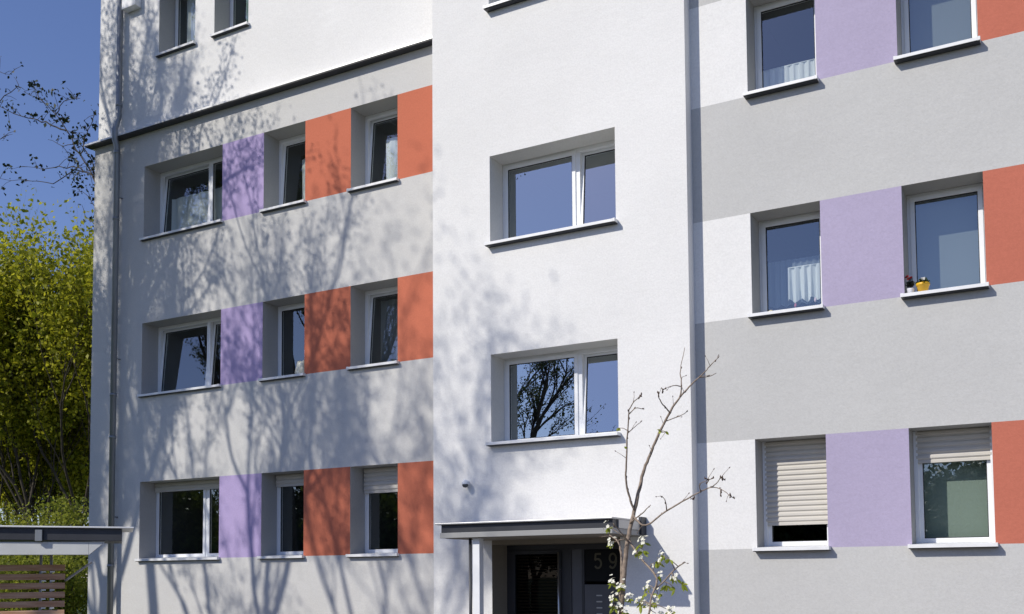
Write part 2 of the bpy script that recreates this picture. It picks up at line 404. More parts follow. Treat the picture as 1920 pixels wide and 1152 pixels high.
    s.poly([(X0, ya, z0), (x0, ya, z0), (x0, ya, z1), (X0, ya, z1)]); s.poly([(x1, ya, z0), (X1, ya, z0), (X1, ya, z1), (x1, ya, z1)])
    s.build('room_lining', room, f)
    return f

window(LA, LB, *L3, YL, G_L, [(0, .655, 5), (.655, 1, None)])
window(LC, LD, *L3, YL, G_L, [(0, 1, 4)])
window(LE, LF, *L3, YL, G_L, [(0, 1, 5)])
window(LA, LB, *L2, YL, G_L, [(0, .655, 5), (.655, 1, 5)])
window(LC, LD, *L2, YL, G_L, [(0, 1, None)])
window(LE, LF, *L2, YL, G_L, [(0, 1, 5)])
window(LA, LB, *L1, YL, G_L, [(0, .655, None), (.655, 1, None)], shutter=.10)
window(LC, LD, *L1, YL, G_L, [(0, 1, None)], shutter=.13)
window(LE, LF, *L1, YL, G_L, [(0, 1, None)], shutter=.27)
window(*HU[0], YL+.045, G_L, [(0, 1, None)]); window(*HU[1], YL+.045, G_L, [(0, 1, None)])
window(MA, MB_, *M1, YM, G_M, [(0, .62, None), (.62, 1, 4.5)], room=DARKR)
window(MA, MB_, *M2, YM, G_M, [(0, .62, None), (.62, 1, 4.5)], room=DARKR)
window(MA, MB_, *M3, YM, G_M, [(0, .62, None), (.62, 1, 4.5)], room=DARKR)
window(RA, RB, *R3, YR, G_R, [(0, 1, None)], room=DARKR); window(RC, RD, *R3, YR, G_R, [(0, 1, None)], room=DARKR)
window(RA, RB, *R2, YR, G_R, [(0, 1, None)], room=DARKR); window(RC, RD, *R2, YR, G_R, [(0, 1, None)], room=DARKR)
window(RA, RB, *R1, YR, G_R, [(0, 1, None)], shutter=.76, room=DARKR, rails=True); window(RC, RD, *R1, YR, G_R, [(0, 1, None)], shutter=.26, room=DARKR, rails=True)

# -------- rainwater pipe with its offset at the ledge, brackets, sockets
m = MB(); px, pxu = -14.93, -14.98
m.tube([(px, YL-.12, 0), (px, YL-.12, LEDGE-.20), (px, YL-.17, LEDGE-.08), (px, YL-.18, LEDGE+.10), (pxu, YL-.06, LEDGE+.38), (pxu, YL-.055, TOP)], .052, 16)
for z in (2.05, 4.3, 5.05, 8.2, 9.4, 10.3, 12.8):
    x, y = (px, YL-.12) if z < LEDGE else (pxu, YL-.055)
    m.tube([(x, y, z-.025), (x, y, z+.025)], .060, 16)
for z in (2.9, 5.7, 8.6):
    m.tube([(px, YL-.12, z), (px+.02, YL+.01, z)], .012, 6)
m.build('downpipe', ZINC, bld, smooth=True)
# flashing of the vent high on the wall
m = MB(); m.box(-14.90, -14.55, YL-.10, YL+.044, 12.03, 12.40); m.build('vent_box', SILLM, bld, bevel=.01)

# -------- entrance niche: door, side light, number panel
dY = 12.40; yb = dY+.06
m = MB()
m.poly([(MA, YM+.43, 2.236), (MB_, YM+.43, 2.236), (MB_, YM+.43, 2.3), (MA, YM+.43, 2.3)])
m.ring(MA, MB_, 0, 2.236, .075, dY, dY+.07)
m.box(-6.20, -6.05, dY+.001, dY+.069, .07, 2.165); m.box(-5.90, -5.862, dY+.001, dY+.069, .07, 2.165)
m.box(-6.05, -5.90, dY+.012, dY+.06, .07, 2.165, 1)
d = m.build('entrance_door', [ANTH, DGREY], bld, bevel=.004)
m = MB(); m.ring(-6.955, -6.20, .075, 2.16, .05, dY-.012, dY+.05); m.build('door_leaf', ANTH, d, bevel=.003)
m = MB(); m.poly([(-6.91, dY+.02, .12), (-6.24, dY+.02, .12), (-6.24, dY+.02, 2.12), (-6.91, dY+.02, 2.12)]); m.build('door_glass', G_D, d)
m = MB(); m.tube([(-6.212, dY-.06, .35), (-6.212, dY-.06, 2.13)], .016, 10); m.tube([(-6.212, dY-.06, .6), (-6.212, dY, .6)], .01); m.tube([(-6.212, dY-.06, 1.9), (-6.212, dY, 1.9)], .01); m.build('door_handle', STEEL, d, smooth=True)
m = MB()
for i in range(46):
    z = .15+i*.043; m.obox((-6.9, dY+.05, z), (.66, 0, 0), (0, .028, -.018), (0, .001, .002))
m.build('slatted_blind', BLINDM, d)
m = MB(); m.box(-5.862, MB_-.075, dY+.012, dY+.05, 1.74, 2.16); m.build('number_panel', mat('black_number_glass', (.010, .011, .012), .5, spec=.12), d)
m = MB(); m.box(-5.862, MB_-.075, dY+.004, dY+.05, .08, 1.70); m.build('mailbox_panel', DGREY, d, bevel=.003)
BELL = mat('pale_bell_label', (.5, .5, .48), .5)
for z in (1.555, 1.475, 1.395, 1.315, 1.235):
    m = MB(); m.box(-5.69, -5.61, dY-.003, dY+.004, z-.008, z+.008); m.build('bell_button', BELL, d)
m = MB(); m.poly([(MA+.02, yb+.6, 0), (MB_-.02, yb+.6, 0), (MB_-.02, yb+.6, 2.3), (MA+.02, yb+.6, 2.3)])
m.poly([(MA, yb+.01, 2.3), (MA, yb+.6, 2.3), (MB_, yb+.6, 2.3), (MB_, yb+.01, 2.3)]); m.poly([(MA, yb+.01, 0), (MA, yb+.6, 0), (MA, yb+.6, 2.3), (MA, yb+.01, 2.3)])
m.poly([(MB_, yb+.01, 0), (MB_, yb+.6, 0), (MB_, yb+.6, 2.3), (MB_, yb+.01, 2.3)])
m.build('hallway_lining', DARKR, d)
# house number 59 as tubes of film, drawn from strokes
def digit(ch, cx, cz, h):
    w_ = h*.58
    if ch == '5':
        P = [(.85, 1), (.18, 1), (.10, .58), (.3, .64)]+[(.46+.44*math.cos(a), .32+.32*math.sin(a)) for a in [R(t) for t in range(80, -150, -15)]]
    else:
        P = [(.5+.42*math.cos(R(t)), .69+.31*math.sin(R(t))) for t in range(-10, 350, 15)]+[(.92, .69)]+[(.5+.42*math.cos(R(t)), .31+.31*math.sin(R(t))) for t in range(0, -150, -15)]
        P = [(.5+.42*math.cos(R(t)), .69+.31*math.sin(R(t))) for t in range(0, 361, 15)]+[(.92, .45), (.84, .22), (.66, .05), (.45, 0), (.22, .04), (.10, .14)]
    return [(cx+(x-.5)*w_, cz+(z-.5)*h) for x, z in P]
for ch, cx in (('5', -5.665), ('9', -5.455)):
    m = MB(); P = digit(ch, cx, 2.005, .185); hw = .0135
    for i in range(len(P)-1):
        a = Vector(P[i]); b = Vector(P[i+1]); dd = (b-a).normalized(); nn = Vector((-dd.y, dd.x))*hw; e = dd*.004
        q = [a-e+nn, a-e-nn, b+e-nn, b+e+nn]
        yo = dY+.0085-.0003*(i % 3)
        m.poly([(v.x, yo, v.y) for v in q])
    m.build('house_number', OLIVE, d)['label'] = 'olive house number digit '+ch

# -------- entrance canopy: thin roof sheet, recessed dark fascia, light edge strip, soffit
cx0, cx1, cy0 = -7.29, -4.835, 11.03
m = MB(); m.box(cx0, cx1, cy0-.03, YM, 2.468, 2.490); cn = m.build('entrance_canopy', [ALU], bld, bevel=.006)
m = MB(); m.box(cx0+.07, cx1-.02, cy0+.02, YM, 2.366, 2.4675); m.build('fascia', ANTH, cn)
m = MB(); m.box(cx0+.06, cx1-.012, cy0-.005, YM, 2.300, 2.3655); m.build('edge_strip', mat('dull_grey_strip', (.32, .32, .31), .5), cn, bevel=.004)
m = MB(); m.box(cx0+.12, cx1-.05, cy0+.04, YM, 2.294, 2.2995); m.build('soffit', mat('beige_soffit_board', (.27, .24, .20), .8), cn)
m = MB(); m.box(cx1-.0195, cx1-.002, cy0+.16, YM-.16, 2.3665, 2.467); m.build('side_panel', ALU, cn)
m = MB(); m.box(cx1-.02, cx1+.02, YM-.16, YM-.001, 2.31, 2.53); m.build('end_cap', ANTH, cn, bevel=.004)
m = MB(); m.box(-6.80, -6.70, 11.12, 11.22, 0, 2.2935); m.build('post', PVC, cn, bevel=.004)
m = MB(); m.tube([(-6.845, 11.14, 0), (-6.845, 11.14, 2.2935)], .020, 10); m.build('drain_pipe', ANTH, cn, smooth=True)

# -------- wall lamp / sensor
sn = empty('motion_sensor', (-7.408, YM, 3.09), 'small white round motion sensor on the white tower wall above the canopy', 'sensor')
m = MB(); m.tube([(-7.408, YM, 3.09), (-7.408, YM-.03, 3.09)], .034, 16); m.build('base', PVC, sn, smooth=False)
m = MB(); m.lathe((-7.40, YM-.075, 3.075), [(.001, .05), (.025, .045), (.045, .02), (.05, 0), (.045, -.02)], 16); m.build('housing', PVC, sn, smooth=True)
m = MB(); m.lathe((-7.395, YM-.085, 3.062), [(.043, 0), (.042, -.015), (.03, -.038), (.001, -.047)], 16); m.build('lens', ZINCD, sn, smooth=True)

# ------------------------------------------------------------------ curtains and blinds behind the panes
def curtain(name, x0, x1, z0, z1, y, material, label, cat, waves=7, amp=.022, hem=0, grp=None, header=0, seed=1):
    rnd = random.Random(seed); m = MB(); nx, nz = max(24, waves*8), 8
    ph = rnd.random()*6; js = [rnd.uniform(.7, 1.3) for _ in range(4)]
    for j in range(nz+1):
        for i in range(nx+1):
            s = i/nx; t = j/nz
            a = amp*(.5+.5*t)
            yy = y+a*math.sin(s*waves*6.283*js[0]+ph)+a*.4*math.sin(s*waves*2.3*6.283+ph*2)
            zb = z0-(hem*(.5+.5*math.sin(s*waves*6.283*.63+ph)) if j == nz else 0)
            m.v.append((x0+(x1-x0)*s, yy, z1+(zb-z1)*t))
    for j in range(nz):
        for i in range(nx):
            a = j*(nx+1)+i; m.f.append((a, a+1, a+nx+2, a+nx+1)); m.m.append(0)
    if header: m.tube([(x0, y, z1), (x1, y, z1)], .008, 6)
    o = m.build(name, material, smooth=True); tag(o, label, cat, grp); return o
yl = YL+DEP+.13; yr = YR+DEP+.12
curtain('curtain', LA+.15, LB-.1, L3[0]+.03, L3[0]+.85, yl+.02, CURT, 'pale half-height net curtain in the tilted double window at the top of the left wing', 'curtain', 5, .03, seed=2)
curtain('curtain', LD-.50, LD+.02, L3[0]+.02, L3[0]+.95, yl+.0, CURT, 'narrow pale curtain in the tilted window between the upper lilac and terracotta panels', 'curtain', 3, .03, seed=3)
curtain('curtain', LE+.30, LF-.02, L3[0]+.02, L3[0]+.92, yl+.0, CURT, 'bright white curtain in the tilted window between the two upper terracotta panels', 'curtain', 3, .02, seed=4)
curtain('curtain', LD-.36, LD+.02, L2[0]+.02, L2[1]-.35, yl, CURTG, 'pale green curtain above the crumpled pale cloth, middle row of the left wing', 'curtain', 3, .03, seed=5)
curtain('curtain', LE+.10, LF, L2[0]+.02, L2[1]-.1, yl+.16, CURT2, 'dim lace curtain in the tilted window between the middle terracotta panels', 'curtain', 4, .02, seed=15)
curtain('curtain', LD-.40, LD+.02, L1[0]+.08, L1[1]-.38, yl, CURTG, 'pale green curtain behind the ground-floor window between lilac and terracotta panels', 'curtain', 2, .02, seed=6)
curtain('curtain', HU[0][0]+.18, HU[0][1], 11.05, 12.3, yl+.01, CURT, 'gathered pale blue-white curtain in the top-storey window nearest the downpipe', 'curtain', 5, .035, seed=7)
curtain('curtain', HU[1][0]+.25, HU[1][1], 11.05, 12.3, yl+.03, CURTG, 'dim sheer curtain in the second top-storey window from the downpipe', 'curtain', 5, .03, seed=8)
curtain('curtain', RA+.03, RB-.03, R3[0]+.05, R3[0]+.53, yr+.06, CURT, 'white half-height curtain in the topmost window left of the lilac panel', 'curtain', 9, .018, header=1, seed=9)
curtain('cafe_curtain', RA+.30, RB-.10, R2[0]+.28, R2[0]+.68, yr+.05, CURT, 'pleated white cafe curtain with scalloped hem, middle window of the right wing', 'curtain', 5, .03, hem=.05, header=1, seed=10)
curtain('net_curtain', RA+.03, RB-.05, R2[0]+.24, R2[0]+.80, yr+.10, CURTB, 'thin bluish net behind the white cafe curtain', 'curtain', 9, .015, hem=.03, seed=11)
def blind(x0, x1, z0, z1, y, material, label):
    m = MB(); m.box(x0, x1, y, y+.004, z0, z1); m.tube([(x0, y, z0), (x1, y, z0)], .009, 8); o = m.build('window_blind', material); return tag(o, label, 'blind')
blind(RC+.03, RD-.03, R3[0]+.03, R3[1]-.03, yr+.05, PANEL, 'smooth blue-grey blind behind the topmost window left of the terracotta panel')
blind(RC+.03, RD-.03, R2[0]+.03, R2[1]-.03, yr+.05, PANEL, 'smooth grey blind behind the window with the yellow flower pot')
blind(RC+.03, RD-.03, R1[0]+.03, R1[1]-.03, yr+.05, PANELG, 'grey-green blind behind the window under the half-raised shutter')

# ------------------------------------------------------------------ things on the sills
def petals(m, c, n, r_, mi, rnd, up_=.5):
    for i in range(n):
        a = rnd.random()*6.283; e = rnd.uniform(-.2, 1)*up_+.2
        d1 = Vector((math.cos(a)*math.cos(e), math.sin(a)*math.cos(e), math.sin(e))); s1 = d1.orthogonal().normalized()
        s1 = (Matrix.Rotation(rnd.random()*6.28, 3, d1) @ s1)
        c = Vector(c); w1 = r_*.38
        m.poly([c, c+d1*r_*.45+s1*w1, c+d1*r_*1.0+s1*w1*.3, c+d1*r_*1.0-s1*w1*.3, c+d1*r_*.45-s1*w1], mi)
rnd = random.Random(5)
zs = R2[0]+.018
pot = empty('flower_pot', (-1.565, YR+.04, zs), 'yellow flower pot with a white bloom on the sill beside the terracotta panel', 'flower pot')
m = MB(); m.lathe((-1.565, YR+.04, zs), [(.001, 0), (.048, 0), (.066, .085), (.074, .088), (.074, .112), (.066, .112), (.062, .10), (.001, .095)], 24); m.build('pot', mat('glossy_yellow_ceramic', (.80, .46, .02), .3, spec=.5), pot, smooth=True)
m = MB(); petals(m, (-1.565, YR+.04, zs+.15), 16, .038, 0, rnd, 1); petals(m, (-1.59, YR+.03, zs+.135), 8, .03, 0, rnd, 1); m.build('blossom', mat('white_petal', (.8, .78, .74), .7), pot)
m = MB(); petals(m, (-1.565, YR+.04, zs+.095), 26, .085, 0, rnd, .9); m.build('foliage', mat('dark_green_leaf', (.02, .04, .015), .6), pot)
fp = empty('flower_pot', (-1.70, YR+.06, zs), 'small white pot with red-flowered dark plant, left of the yellow pot on its sill', 'flower pot')
m = MB(); m.lathe((-1.70, YR+.06, zs), [(.001, 0), (.032, 0), (.042, .07), (.044, .075), (.03, .072)], 20); m.build('pot', mat('white_glazed_ceramic', (.75, .76, .8), .3, spec=.5), fp, smooth=True)
m = MB()
for k in range(6): m.tube([(-1.70, YR+.06, zs+.06), (-1.70+rnd.uniform(-.03, .03), YR+.06+rnd.uniform(-.02, .02), zs+.13), (-1.70+rnd.uniform(-.04, .04), YR+.06, zs+.20)], .004, 5)
petals(m, (-1.70, YR+.06, zs+.11), 26, .06, 0, rnd, 1); m.build('foliage', mat('blackish_leaf', (.012, .016, .012), .6), fp)
m = MB()
for k in range(5): petals(m, (-1.715+rnd.uniform(-.03, .035), YR+.05, zs+.20+rnd.uniform(-.025, .025)), 7, .024, 0, rnd, 1)
m.build('blossom', mat('red_petal', (.42, .02, .02), .6), fp)
def lump(name, c, r_, material, label, cat, seed=3, sq=(1, .7, .6), ears=False):
    rr = random.Random(seed); m = MB(); n1, n2 = 10, 16
    off = [rr.uniform(-1, 1) for _ in range(12)]
    for i in range(n1+1):
        for j in range(n2):
            a = math.pi*i/n1; b = 2*math.pi*j/n2
            q = 1+.13*math.sin(3*b+off[0]*3)*math.sin(a)+.10*math.sin(2*a+5*b+off[1]*4)+.08*math.cos(4*a+off[2]*3)
            m.v.append((c[0]+r_*sq[0]*q*math.sin(a)*math.cos(b), c[1]+r_*sq[1]*q*math.sin(a)*math.sin(b), c[2]+r_*sq[2]*q*(math.cos(a)+.9)))
    for i in range(n1):
        for j in range(n2): a = i*n2+j; b = i*n2+(j+1) % n2; m.f.append((a, a+n2, b+n2, b)); m.m.append(0)
    o = m.build(name, material, smooth=True); return tag(o, label, cat)
lump('stone', (-3.30, YR+.12, R2[0]+.02), .045, mat('cream_stone', (.55, .50, .33), .8, var=.2, vscale=30), 'small cream stone lying on the sill of the window with the pleated cafe curtain', 'stone')
lump('folded_cloth', (-10.93, YL+.22, L2[0]+.02), .13, mat('pale_speckled_cloth', (.55, .53, .40), .9, col2=(.80, .78, .68), vscale=28, bump=.8, bscale=20, dist=.02), 'pale speckled crumpled cloth in the corner of the sill, middle row of the left wing', 'cloth', seed=8, sq=(1.0, .8, .95))
for k, (x, lab) in enumerate(((-3.09, 'thin pink ornament stick standing behind the pane below the cafe curtain'), (-2.85, 'pink ornament stick with a white tip behind the pane near the lilac panel'))):
    rt_ = empty('ornament_stick', (x, yr-.02, R2[0]+.05), lab, 'ornament', 'ornament sticks in the window')
    m = MB(); m.tube([(x, yr-.02, R2[0]+.05), (x+.004, yr-.02, R2[0]+.16)], .004, 6); m.build('stick', mat('pink_stick', (.45, .12, .18), .6), rt_)
    m = MB(); m.lathe((x+.004, yr-.02, R2[0]+.18+.04*k), [(.001, .035), (.012, .02), (.016, 0), (.010, -.02), (.001, -.03)], 10); m.build('bloom', mat('white_pink_tip' if k else 'rose_tip', (.7, .55, .6) if k else (.5, .15, .2), .6), rt_, smooth=True)

# ------------------------------------------------------------------ shelter with slatted screen at the left
sh = empty('bin_shelter', (-10.5, 7.6, 0), 'flat-roofed shelter with dark fascia, pale steel beam and brown timber slats', 'shelter')
ux = Vector((-math.cos(yaw), -math.sin(yaw), 0)); uy = Vector((-9.55, 8.0, 0)).normalized(); uz = Vector((0, 0, 1))
o = Vector((-9.30, 8.0, 0))
def sb(a0, a1, b0, b1, z0, z1, name, material, bevel=.004, rise=0.0, parent=sh):
    m = MB(); m.obox(o+ux*a0+uy*b0+uz*z0, ux*(a1-a0)+uz*rise*(a1-a0), uy*(b1-b0), uz*(z1-z0)); return m.build(name, material, parent, bevel=bevel)
RS = .018
sb(0, 4.2, 0, 1.0, 2.372, 2.390, 'roof_sheet', FLASH, rise=RS)
sb(.13, 4.1, .05, .92, 2.235, 2.371, 'fascia', ANTH, rise=RS)
sb(1.02, 1.10, .02, .0495, 2.240, 2.370, 'bracket', ZINC, rise=0)
sb(.50, 4.1, .08, .20, 2.085, 2.230, 'beam', CONC, rise=RS*.3)
m = MB(); a = o+ux*.32+uy*.08; m.v = [tuple(a+uz*2.230), tuple(a+ux*.179+uz*2.230), tuple(a+ux*.179+uz*2.085), tuple(a+uy*.12+uz*2.230), tuple(a+ux*.179+uy*.12+uz*2.230), tuple(a+ux*.179+uy*.12+uz*2.085)]
m.f = [(0, 2, 1), (3, 4, 5), (0, 1, 4, 3), (1, 2, 5, 4), (2, 0, 3, 5)]; m.m = [0]*5; m.build('beam_end', CONC, sh)
for k in range(9):
    z = 1.955-.104*k
    m = MB(); m.obox(o+ux*.78+uy*.5+uz*(z-.040), ux*3.2+uz*(-.012*k), uy*.03, uz*.070); m.build('slat', WOOD, sh, bevel=.004)
for a in (.93, 1.05): sb(a, a+.03, .54, .60, 0, 2.22, 'slat_post', ZINC)
for a in (2.6, 3.9): sb(a, a+.10, .54, .66, 0, 2.234, 'slat_post', ZINC)
for k in range(8):
    z = 1.955-.104*k-.055
    for a in (.90, 1.0): sb(a, a+.05, .48, .535, z-.006, z+.008, 'spacer', FLASH, bevel=0)
m = MB(); p0 = o+ux*.78+uy*.62+uz*1.80; p1 = o+ux*.50+uy*1.4+uz*2.02; m.tube([p0, p1], .014, 8); m.build('brace', ZINC, sh)

# ------------------------------------------------------------------ trees
def leaf_mesh(name, pts, size, material, parent, rnd, n_each=1, spread=.1, jit=.4, asp=.6, flat=0):
    P = np.repeat(np.array(pts, float), n_each, 0); N = len(P); g = np.random.default_rng(rnd)
    P = P+g.normal(0, spread, (N, 3))
    d = g.normal(0, 1, (N, 3)); d[:, 2] -= .3; d /= np.linalg.norm(d, axis=1)[:, None]
    e = g.normal(0, 1, (N, 3)); e -= (e*d).sum(1)[:, None]*d; e /= np.linalg.norm(e, axis=1)[:, None]
    s = size*(1+g.uniform(-jit, jit, (N, 1)))
    nrm = np.cross(d, e)
    a = P-d*s*.5; b = P+e*s*asp*.5+nrm*s*.12; c = P+d*s*.5; f = P-e*s*asp*.5+nrm*s*.12
    V = np.stack([a, b, c, f], 1).reshape(-1, 3); me = bpy.data.meshes.new(name)
    me.vertices.add(4*N); me.vertices.foreach_set('co', V.ravel()); me.loops.add(4*N); me.loops.foreach_set('vertex_index', np.arange(4*N, dtype=np.int32))
    me.polygons.add(N); me.polygons.foreach_set('loop_start', np.arange(0, 4*N, 4, dtype=np.int32)); me.polygons.foreach_set('loop_total', np.full(N, 4, dtype=np.int32))
    me.update(calc_edges=True); me.materials.append(material)
    o = bpy.data.objects.new(name, me); C.objects.link(o); o.parent = parent; o.matrix_parent_inverse = parent_inv(parent); return o

def grow(rnd, p, d, length, r, level, maxl, out, tips, spread=28, kids=3, trop=.12, wob=.10, taper=.62, mid=True, lenf=.72, thick=(.62, .85)):
    n = 5; pts = [Vector(p)]; rad = [r]; d = Vector(d).normalized()
    for i in range(n):
        d = (d+Vector((rnd.gauss(0, wob), rnd.gauss(0, wob), rnd.gauss(0, wob)+trop*.3))).normalized()
        pts.append(pts[-1]+d*length/n); rad.append(r*(1-(1-taper)*(i+1)/n))
    out.append((pts, rad, level))
    if level >= maxl:
        tips.extend(pts[1:]); return
    if level >= maxl-1: tips.extend(pts[2:])
    def kid(q, dd, ll, rr):
        ax = dd.orthogonal().normalized(); ax.rotate(Matrix.Rotation(rnd.random()*6.283, 3, dd))
        nd = Matrix.Rotation(R(spread*rnd.uniform(.6, 1.3)), 3, ax) @ dd
        nd = (nd+Vector((0, 0, trop))).normalized(); grow(rnd, q, nd, ll, rr, level+1, maxl, out, tips, spread, kids, trop, wob, taper, mid, lenf, thick)
    for k in range(kids): kid(pts[-1], d, length*lenf*rnd.uniform(.75, 1.15), rad[-1]*rnd.uniform(*thick))
    if mid:
        for k in range(2):
            i = rnd.choice((2, 3, 4)); kid(pts[i], (pts[i+1]-pts[i]).normalized(), length*lenf*.8*rnd.uniform(.6, 1.1), rad[i]*rnd.uniform(.4, .6))

def tree(name, base, label, seed, trunk_h, r, leanv=(0, 0, 1), stems=1, maxl=4, first=3., leaf=None, lsize=.09, n_each=3, lspread=.12, bark=BARK, spread=28, kids=3, trop=.12, grp=None, cat='tree', base_ring=.3, lenf=.72, sides=(10, 8, 6, 4, 3, 3), stemspread=22, mid=True, keep=None, wob=.10, thick=(.62, .85), cut=None):
    rnd = random.Random(seed); t = empty(name, base, label, cat, grp); out = []; tips = []
    for s in range(stems):
        a = 6.283*s/stems+rnd.random(); b = Vector(base)+(Vector((math.cos(a), math.sin(a), 0))*base_ring if stems > 1 else Vector())
        d = Vector(leanv)+(Vector((math.cos(a), math.sin(a), 0))*.16 if stems > 1 else Vector()); d.normalize()
        pts = [b]; rad = [r*1.25]
        for i in range(6):
            d = (d+Vector((rnd.gauss(0, .03), rnd.gauss(0, .03), .02))).normalized(); pts.append(pts[-1]+d*trunk_h/6); rad.append(r*(1.1-.25*(i+1)/6))
        out.append((pts, rad, 0))
        for k in range(kids+1):
            ax = Vector((math.cos(6.283*k/(kids+1)+rnd.random()), math.sin(6.283*k/(kids+1)+rnd.random()), 0))
            nd = Matrix.Rotation(R(stemspread*rnd.uniform(.5, 1.2)), 3, ax) @ d
            grow(rnd, pts[-1]-d*rnd.uniform(0, trunk_h*.12), nd, first*rnd.uniform(.8, 1.15), rad[-1]*rnd.uniform(.55, .75), 1, maxl, out, tips, spread, kids, trop, wob, .62 if thick[0] < .7 else .75, mid, lenf, thick)
    m = MB()
    for pts, rad, lv in out:
        if cut and not all(cut(p) for p in pts): continue
        m.tube(pts, rad, sides[min(lv, 5)], cap=False)
    if cut: tips = [p for p in tips if cut(p)]
    m.build('trunk', bark, t, smooth=True)
    if keep: tips = [p for p in tips if keep(p)]
    if leaf: leaf_mesh('crown', tips, lsize, leaf, t, seed, n_each, lspread)
    return t

SPRING = leafmat('spring_yellow_green_leaf', (.16, .20, .012), (.58, .55, .04), .5)
GREENL = leafmat('mid_green_leaf', (.05, .09, .015), (.20, .24, .04), .4)
DARKL = leafmat('dark_leaf', (.010, .018, .010), (.03, .045, .015), .15)
BUDL = leafmat('young_leaf', (.06, .09, .02), (.16, .18, .05), .2)
MIDG = leafmat('fresh_green_leaf', (.12, .16, .02), (.40, .42, .05), .5)
EVER = leafmat('evergreen_leaf', (.012, .025, .008), (.04, .065, .012), .15)

# trees beyond the corner of the house
import os
G1 = 'spring trees beyond the house corner'
tree('young_tree', (-29.9, 21.5, 0), 'tall yellow-green spring tree at the left edge beyond the house corner', 11, 2.2, .07, stems=5, maxl=5, first=3.5, leaf=SPRING, lsize=.15, n_each=1, lspread=.12, spread=22, trop=.28, grp=G1, bark=BARKD, base_ring=.6, lenf=.72)
tree('young_tree', (-27.6, 21.0, 0), 'forked dark-stemmed spring tree nearest the house corner', 12, 3.8, .09, stems=2, maxl=5, first=3.3, leaf=SPRING, lsize=.14, n_each=1, lspread=.14, spread=24, trop=.25, grp=G1, bark=BARKD, lenf=.72)
tree('young_tree', (-33.5, 25.5, 0), 'mid green tree standing behind the two yellow-green ones', 13, 2.0, .08, stems=4, maxl=5, first=3.3, leaf=MIDG, lsize=.14, n_each=1, lspread=.25, spread=26, trop=.2, grp=G1, bark=BARKD, base_ring=.5)
tree('young_tree', (-29.2, 24.5, 0), 'thin-stemmed airy tree behind the forked spring tree', 14, 2.2, .07, stems=4, maxl=5, first=3.3, leaf=SPRING, lsize=.13, n_each=1, lspread=.25, spread=26, trop=.2, grp=G1, bark=BARKD, base_ring=.5)
def shrub(base, label, seed, h, leaf, n=14, ls=.10, ne=6, cat='shrub'):
    rnd = random.Random(seed); t = empty('shrub', base, label, cat, 'shrubs behind the slatted shelter'); out = []; tips = []
    for k in range(n):
        a = rnd.random()*6.283; s = rnd.uniform(.1, .45)
        grow(rnd, Vector(base)+Vector((math.cos(a), math.sin(a), 0))*.15, (math.cos(a)*s, math.sin(a)*s, 1), h*.5, .025, 1, 3, out, tips, 30, 3, .1, .12, .6, True, .55)
    m = MB()
    for pts, rad, lv in out: m.tube(pts, rad, 4, cap=False)
    m.build('stems', BARKD, t); leaf_mesh('foliage', tips, ls, leaf, t, seed, ne, .15); return t
shrub((-23.0, 17.0, 0), 'dense green shrub beside the house corner', 21, 4.2, MIDG, 18, .085, 5)
shrub((-25.2, 18.0, 0), 'loose yellow-green shrub above the timber slats', 22, 3.8, SPRING, 16, .11, 3)
shrub((-20.2, 14.6, 0), 'low leafy shrub against the left end of the house', 23, 2.6, MIDG, 14, .08, 8)
shrub((-27.4, 18.0, 0), 'broad shrub at the left edge of the view', 24, 3.8, MIDG, 16, .10, 4)

# dark-leaved limbs against the sky: one tree behind the corner, one from the left
def limb_tree(name, base, label, trunkpts, trunkr, limbs, seed, lsize=.09, per=4):
    t = empty(name, base, label, 'tree', 'dark-leaved trees against the sky'); rnd = random.Random(seed)
    m = MB(); m.tube(trunkpts, trunkr, 8, cap=False); tips = []
    for pl in limbs:
        P = [Vector(p) for p in pl]; fine = []
        for i in range(len(P)-1):
            for k in range(3):
                q = P[i].lerp(P[i+1], k/3); fine.append(q+Vector((rnd.gauss(0, .015), rnd.gauss(0, .02), rnd.gauss(0, .015))) if k else q)
        fine.append(P[-1]); n = len(fine); r0 = .009+.0012*n*.5
        m.tube(fine, [r0*(1-.75*i/(n-1)) for i in range(n)], 5, cap=False)
        for i in range(1, n):
            if rnd.random() < .75:
                d = Vector((rnd.gauss(0, 1), rnd.gauss(0, .7), rnd.gauss(.2, 1))).normalized(); L_ = rnd.uniform(.12, .45)
                q = fine[i]; e = q+d*L_; mid_ = q.lerp(e, .5)+Vector((0, 0, .03))
                m.tube([q, mid_, e], [.006, .005, .003], 4, cap=False)
                for _ in range(rnd.randint(1, 4)*per//2+1): tips.append(e+Vector((rnd.gauss(0, .05), rnd.gauss(0, .05), rnd.gauss(0, .05))))
            tips.append(fine[i]+Vector((rnd.gauss(0, .05), 0, rnd.gauss(0, .05))))
    m.build('trunk', BARKD, t, smooth=True); leaf_mesh('crown', tips, lsize, DARKL, t, seed, 1, .03, .45, .65)
